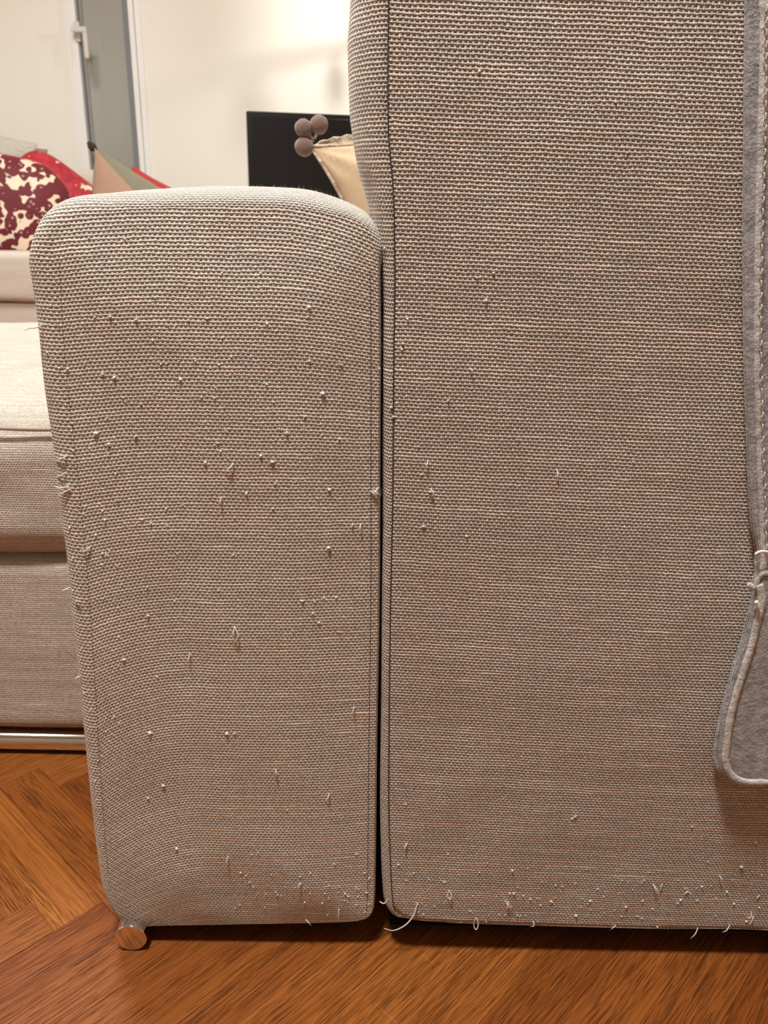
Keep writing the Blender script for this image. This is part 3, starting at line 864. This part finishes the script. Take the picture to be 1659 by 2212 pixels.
def edge_pts(W, H, pinch, n=24, rnd=0.0):
    P = []
    for s0, s1, f in ((-1, 1, lambda t: (t, -1)), (-1, 1, lambda t: (1, t)), (1, -1, lambda t: (t, 1)), (1, -1, lambda t: (-1, t))):
        for t in np.linspace(s0, s1, n, endpoint=False):
            x, y = f(t); P.append(Vector((x*(1-pinch*(1-y*y))*W/2*math.sqrt(1-rnd*y**4), y*(1-pinch*(1-x*x))*H/2*math.sqrt(1-rnd*x**4), 0)))
    return P
def orient(o, right, upv):
    r = Vector(right).normalized(); u_ = Vector(upv); u_ = (u_-r*u_.dot(r)).normalized(); n = r.cross(u_)
    o.rotation_mode = 'QUATERNION'
    o.rotation_quaternion = Matrix((r, u_, n)).transposed().to_quaternion()
M_cream = plain('cream_cotton', lin(205, 180, 148), .85, sheen=.2, bscale=14, bdist=.004, var=.10)
M_croch = plain('cream_crochet_trim', lin(214, 196, 172), .9, bscale=120, bdist=.006, var=.35)
M_pom = plain('taupe_wool', lin(134, 110, 99), .95, sheen=.4, bscale=900, bdist=.0012, var=.25)
# cream pillow with pompoms leaning behind the tall block
ap = at(672, 303, 1.06)
dg = math.radians(-27)
Wp = .27
cen = ap+Vector((math.cos(dg)*Wp*.70, .03, math.sin(dg)*Wp*.70))
pp = empty('pompom_pillow', cen, 'cream cotton pillow with taupe pompoms, its corner peeking past the tall back panel', 'pillow')
r1 = dg+math.radians(45)
orient(pp, (math.cos(r1), .12, math.sin(r1)), (-math.sin(r1), .25, math.cos(r1)))
link('cover', pillow_me('cover', Wp, Wp, .12, .17, .10, 3, power=.62), M_cream, pp)
v_, f_ = tube_data([p+Vector((0, 0, .001)) for p in edge_pts(Wp+.004, Wp+.004, .17)], .0022, 8, True)
link('piping', mesh('piping', v_, f_), M_croch, pp)
# crochet strip on the rear panel along the upper edge
vs, fs = [], []
for i in range(60):
    t = -1+2*i/59
    y = (1-.17*(1-t*t))*Wp/2
    for k in range(5):
        vs.append((t*Wp/2*.97, y+.002+k*.0035*(1-t**6)+.0012*math.sin(i*1.7+k), -.003-.003*math.sin(k*.8)))
for i in range(59):
    for k in range(4): fs.append((i*5+k, (i+1)*5+k, (i+1)*5+k+1, i*5+k+1))
me = mesh('trim', vs, fs); o = link('lace_trim', me, M_croch, pp); md = o.modifiers.new('s', 'SOLIDIFY'); md.thickness = .002
def pompom(parent, wp, r):
    bm = bmesh.new(); bmesh.ops.create_icosphere(bm, subdivisions=4, radius=r)
    for v in bm.verts: v.co *= 1+.05*noise.noise(v.co*400)+.05*noise.noise(v.co*90+Vector((wp.x*50, 0, 0)))
    me = bpy.data.meshes.new('pompom'); bm.to_mesh(me); bm.free()
    o = link('pompom', me, M_pom, parent)
    bpy.context.view_layer.update()
    o.location = parent.matrix_world.inverted() @ wp
    return o
for (px, py, r) in ((656, 277, 17), (689, 269, 17.5), (657, 317, 18)):
    pompom(pp, at(px, py, 1.045), r*1.05/F*1.02)
bpy.context.view_layer.update()
mi = pp.matrix_world.inverted()
for a_, b_ in (((667, 290), (676, 300)), ((686, 284), (680, 298)), ((668, 312), (676, 303))):
    v_, f_ = tube_data([mi @ at(*a_, 1.045), mi @ at(*b_, 1.055)], .0016, 6)
    link('cord', mesh('cord', v_, f_), M_croch, pp)

# far sofa
M_far = plain('pale_cotton_sofa', lin(206, 198, 186), .85, sheen=.2, bscale=30, bdist=.002)
sx = -2.55
xb_r = at(272, 385, 3.75).x
far = empty('sofa', (sx, 3.3, 0), 'pale upholstered sofa against the far wall, holding the red and pink cushions', 'sofa')
def fc(name, lo, hi, r, crown=.01):
    o = cushion(name, lo, hi, r, crown, M_far, far, nx=30, ny=20, nz=12, wrinkle=.004)
    o.location = -far.location; return o
zs = at(30, 546, 2.95).z
fc('seat_cushion', (sx, 2.95, zs-.17), (xb_r+.35, 3.62, zs), .02, .004)
fc('seat_base', (sx, 2.97, .06), (xb_r+.35, 3.95, zs-.17), .02, .0)
zbk = at(180, 367, 3.68).z
fc('backrest', (sx, 3.63, zs-.15), (xb_r+.02, 3.93, zbk), .05, .01)
for fx in (sx+.1, xb_r+.1):
    for fy_ in (3.05, 3.85):
        v_, f_ = tube_data([Vector((fx, fy_, .001))-far.location, Vector((fx, fy_, .065))-far.location], .022, 14); link('foot', mesh('foot', v_, f_), M_chr, far)

# patterned red velvet
def red_mat(name, scale, bold, dk=(.13, .004, .012, 1), lt=(.12, .004, .010, 1)):
    m, nt, b = new_mat(name)
    tc = nt.nodes.new('ShaderNodeTexCoord').outputs['UV']
    big_ = tnoise(nt, tc, scale*.42, 2, .4)
    vo = nt.nodes.new('ShaderNodeTexVoronoi'); vo.inputs['Scale'].default_value = scale; vo.feature = 'SMOOTH_F1'; vo.inputs['Smoothness'].default_value = .15; nt.links.new(tc, vo.inputs['Vector'])
    d = X(nt, vo.outputs['Distance'])
    v2 = nt.nodes.new('ShaderNodeTexVoronoi'); v2.inputs['Scale'].default_value = scale*1.0; v2.feature = 'F1'; nt.links.new(tc, v2.inputs['Vector'])
    d2 = X(nt, v2.outputs['Distance'])
    ground = ((big_-.5)*-2.2+.46-d*-.0)          # where cream ground shows between the berry clusters
    berry = 1-(d-((big_-.5)*2.4+bold)).step(-.03, .03)
    spot = (1-d2.step(.12, .2))*white(nt, v2.outputs['Position']).step(.35, .4)
    red = mixc(nt, white(nt, v2.outputs['Position']), dk, lt)
    col = mixc(nt, berry, (.80, .65, .51, 1), red)
    col = mixc(nt, spot*.7, col, (.70, .38, .34, 1))
    nt.links.new(col, b.inputs['Base Color']); b.inputs['Roughness'].default_value = .7
    b.inputs['Sheen Weight'].default_value = .2; b.inputs['Sheen Tint'].default_value = (1, .35, .35, 1)
    bump(nt, b, berry, .004)
    return m
M_red1 = red_mat('red_berry_velvet', 38, .66); M_red2 = red_mat('red_leaf_velvet', 36, .95, (.30, .008, .02, 1), (.48, .02, .035, 1))
M_redp = plain('plain_red_velvet', (.42, .015, .02, 1), .7, sheen=.5)
M_pink = plain('dusty_pink_cotton', lin(164, 132, 114), .85, sheen=.2)
M_olive = plain('olive_grey_cotton', lin(132, 128, 108), .85, sheen=.2)
M_greyf = plain('pale_grey_fur', lin(190, 186, 176), .95, sheen=.5, bscale=60, bdist=.01)
M_dark = plain('dark_brown_wool', lin(58, 44, 40), .95, bscale=300, bdist=.002)
def pillow(name, cpx, Y, W, H, T, right, upv, mat, label, group=None, pinch=.07, wr=.05, seed=0, pip=None, power=.5, rnd=0.0):
    p = empty(name, at(cpx[0], cpx[1], Y), label, 'pillow', group)
    orient(p, right, upv)
    link('cover', pillow_me('cover', W, H, T, pinch, wr, seed, power=power, rnd=rnd), mat, p)
    if pip:
        v_, f_ = tube_data(edge_pts(W+.002, H+.002, pinch, rnd=rnd), .0035, 8, True); link('piping', mesh('piping', v_, f_), pip, p)
    return p
pillow('red_pillow', (2, 449), 3.20, .50, .385, .19, (1, .05, -.16), (.16, .28, 1), M_red1, 'dark red and cream berry-patterned cushion at the far left, nearest the seat edge', group='red cushions on the far sofa', pinch=.0, seed=2, pip=M_redp, rnd=.42)
pillow('red_pillow', (115, 439), 3.44, .38, .30, .17, (.80, .05, -.60), (.58, .30, .78), M_red2, 'bright red cushion with small pale leaf marks, behind the berry cushion', group='red cushions on the far sofa', pinch=.0, seed=8, pip=M_redp, rnd=.30)
def corner_up(name, apx, Y, Wd, T, deg, mat, label, pinch, narrow=1.0, yy=.12):
    ap = at(apx[0], apx[1], Y); dg = math.radians(deg)
    c = ap+Vector((math.cos(dg), 0, math.sin(dg)))*(Wd*.69)
    p = empty(name, c, label, 'pillow'); r = dg+math.radians(45)
    orient(p, (math.cos(r), .05, math.sin(r)), (-math.sin(r), yy, math.cos(r)))
    me = pillow_me('cover', Wd, Wd, T, pinch, .05, 5, power=.6)
    for v in me.vertices:      # a slack cushion narrows towards its raised corner
        a, b2 = (v.co.x+v.co.y)*.7071*narrow, (v.co.x-v.co.y)*.7071
        v.co.x, v.co.y = (a+b2)*.7071, (a-b2)*.7071
    link('cover', me, mat, p)
    return p
corner_up('pink_pillow', (204, 322), 3.20, .42, .10, -72, M_pink, 'dusty pink cushion standing on its corner on the far sofa', .06, .50)
ol = corner_up('olive_pillow', (203, 318), 3.33, .46, .10, -64, M_olive, 'olive grey cushion with dark tassel at its tip, behind the dusty pink one', .02, .66)
bpy.context.view_layer.update()
mi = ol.matrix_world.inverted()
v_, f_ = tube_data([mi @ at(190, 307, 3.30), mi @ at(195, 313, 3.30), mi @ at(201, 319, 3.30), mi @ at(208, 325, 3.30)], [.006, .013, .016, .007], 10)
link('tassel', mesh('tassel', v_, f_), M_dark, ol)
pillow('red_pillow', (332, 468), 3.50, .30, .30, .09, (.9, .1, -.42), (.35, .3, .9), M_redp, 'plain red cushion barely showing right of the olive grey cushion', group='red cushions on the far sofa', seed=9)
pillow('grey_pillow', (-12, 372), 3.50, .28, .32, .10, (1, .0, -.25), (.2, .3, 1), M_greyf, 'pale grey fluffy cushion at the left edge, behind the red ones', group='grey cushions on the far sofa', seed=1)
pillow('grey_pillow', (28, 386), 3.60, .24, .30, .08, (.9, .0, -.2), (.3, .2, .9), M_olive, 'darker grey cushion corner showing between the pale grey and red cushions', group='grey cushions on the far sofa', seed=6)

# ---------------------------------------------------------------- television on its console
M_tvb = plain('black_tv_bezel', (.004, .004, .0045, 1), .3)
M_scr = plain('black_tv_screen', (.010, .010, .011, 1), .22)
M_cons = plain('white_lacquer', lin(228, 224, 216), .4)
TY = 3.45
tl = at(532, 239, TY); yaw = math.radians(9)
tv = empty('television', (tl.x, TY, tl.z-.62), 'black flatscreen television standing on the low console, half hidden by the sofa', 'television', rot=(0, 0, yaw))
TW, TH = .98, .57
bz_ = .62
box('bezel', (0, 0, bz_-TH), (TW, .05, bz_), M_tvb, tv, .004)
box('screen', (.016, -.0015, bz_-TH+.02), (TW-.016, .002, bz_-.018), M_scr, tv, .0006, 1)
box('silver_edge', (-.006, .004, bz_-TH), (.0, .046, bz_+.0), M_alu, tv, .002)
box('stand_neck', (TW/2-.06, .015, bz_-TH-.04), (TW/2+.06, .04, bz_-TH+.02), M_tvb, tv, .004)
cz = tl.z-.62
sb = box('stand_base', (TW/2-.24, -.09, 0), (TW/2+.24, .14, .012), M_tvb, tv, .004)
con = empty('tv_console', (tl.x-.05, TY-.06, 0), 'low white media console carrying the television', 'console')
box('body', (0, 0, .08), (1.2, .40, cz-.001), M_cons, con, .004)
for k in range(2):
    d_ = box('door', (.01+k*.595, -.016, .09), (.595+k*.595, -.001, cz-.012), M_cons, con, .002)
    h_ = box('handle', (.52+k*.1, -.030, cz*.5), (.53+k*.1, -.017, cz*.5+.12), M_alu, d_, .002)
for fx in (.05, 1.15):
    for fy_ in (.04, .36):
        v_, f_ = tube_data([Vector((fx, fy_, .001)), Vector((fx, fy_, .085))], .015, 12); link('leg', mesh('leg', v_, f_), M_chr, con)
con.rotation_euler = (0, 0, yaw)

# ---------------------------------------------------------------- crystal pendant, mostly behind the tall panel
m, nt, b = new_mat('lamp_bulb_glow'); M_bulb = m
b.inputs['Emission Color'].default_value = (1, .85, .62, 1); b.inputs['Emission Strength'].default_value = 14; b.inputs['Base Color'].default_value = (1, .9, .75, 1)
m, nt, b = new_mat('amber_crystal'); M_cry = m
b.inputs['Base Color'].default_value = (.85, .66, .38, 1); b.inputs['Roughness'].default_value = .12; b.inputs['Transmission Weight'].default_value = .35
M_brass = plain('brass', (.6, .42, .18, 1), .25, 1.0)
LY = 3.45
lz = at(790, 0, LY).z
lc = Vector((at(822, 0, LY).x, LY, lz+.06))
lamp = empty('pendant_lamp', (lc.x, lc.y, ZC), 'brass pendant lamp with amber crystal drops hanging before the far wall', 'lamp')
def L_(p): return Vector(p)-lamp.location
v_, f_ = tube_data([L_((lc.x, lc.y, ZC-.001)), L_((lc.x, lc.y, ZC-.03))], .06, 20); link('ceiling_rose', mesh('r', v_, f_), M_brass, lamp)
v_, f_ = tube_data([L_((lc.x, lc.y, ZC-.02)), L_((lc.x, lc.y, lc.z+.16))], .004, 8); link('cord', mesh('c', v_, f_), M_brass, lamp)
for rr, zz in ((.10, .13), (.16, .07)):
    P = [L_((lc.x+rr*math.cos(t), lc.y+rr*math.sin(t), lc.z+zz)) for t in np.linspace(0, 2*math.pi, 32, endpoint=False)]
    v_, f_ = tube_data(P, .004, 8, True); link('ring', mesh('ring', v_, f_), M_brass, lamp)
for k in range(4):
    t = k*math.pi/2
    v_, f_ = tube_data([L_((lc.x, lc.y, lc.z+.165)), L_((lc.x+.10*math.cos(t), lc.y+.1*math.sin(t), lc.z+.13)), L_((lc.x+.16*math.cos(t), lc.y+.16*math.sin(t), lc.z+.07))], .003, 6)
    link('arm', mesh('arm', v_, f_), M_brass, lamp)
drop = mesh('crystal_drop', [(0, 0, 0)]+[(.008*math.cos(t), .008*math.sin(t), -.012) for t in np.linspace(0, 2*math.pi, 6, endpoint=False)]+[(.010*math.cos(t), .010*math.sin(t), -.026) for t in np.linspace(0, 2*math.pi, 6, endpoint=False)]+[(0, 0, -.046)],
            [(0, i+1, (i+1) % 6+1) for i in range(6)]+[(i+1, i+7, (i+1) % 6+7, (i+1) % 6+1) for i in range(6)]+[(i+7, 13, (i+1) % 6+7) for i in range(6)])
drop.materials.append(M_cry)
for rr, zz, n in ((.16, .066, 18), (.10, .126, 12)):
    for k in range(n):
        t = 2*math.pi*k/n
        o = bpy.data.objects.new('crystal_drop', drop); COL.objects.link(o); o.parent = lamp
        o.location = L_((lc.x+rr*math.cos(t), lc.y+rr*math.sin(t), lc.z+zz))
bm = bmesh.new(); bmesh.ops.create_uvsphere(bm, u_segments=20, v_segments=12, radius=.03); me = bpy.data.meshes.new('bulb'); bm.to_mesh(me); bm.free()
o = link('bulb', me, M_bulb, lamp); o.location = L_((lc.x, lc.y, lc.z+.07))
pl = point('pendant_light', (lc.x-.05, lc.y+.02, lc.z+.11), .010, 20, WARM)
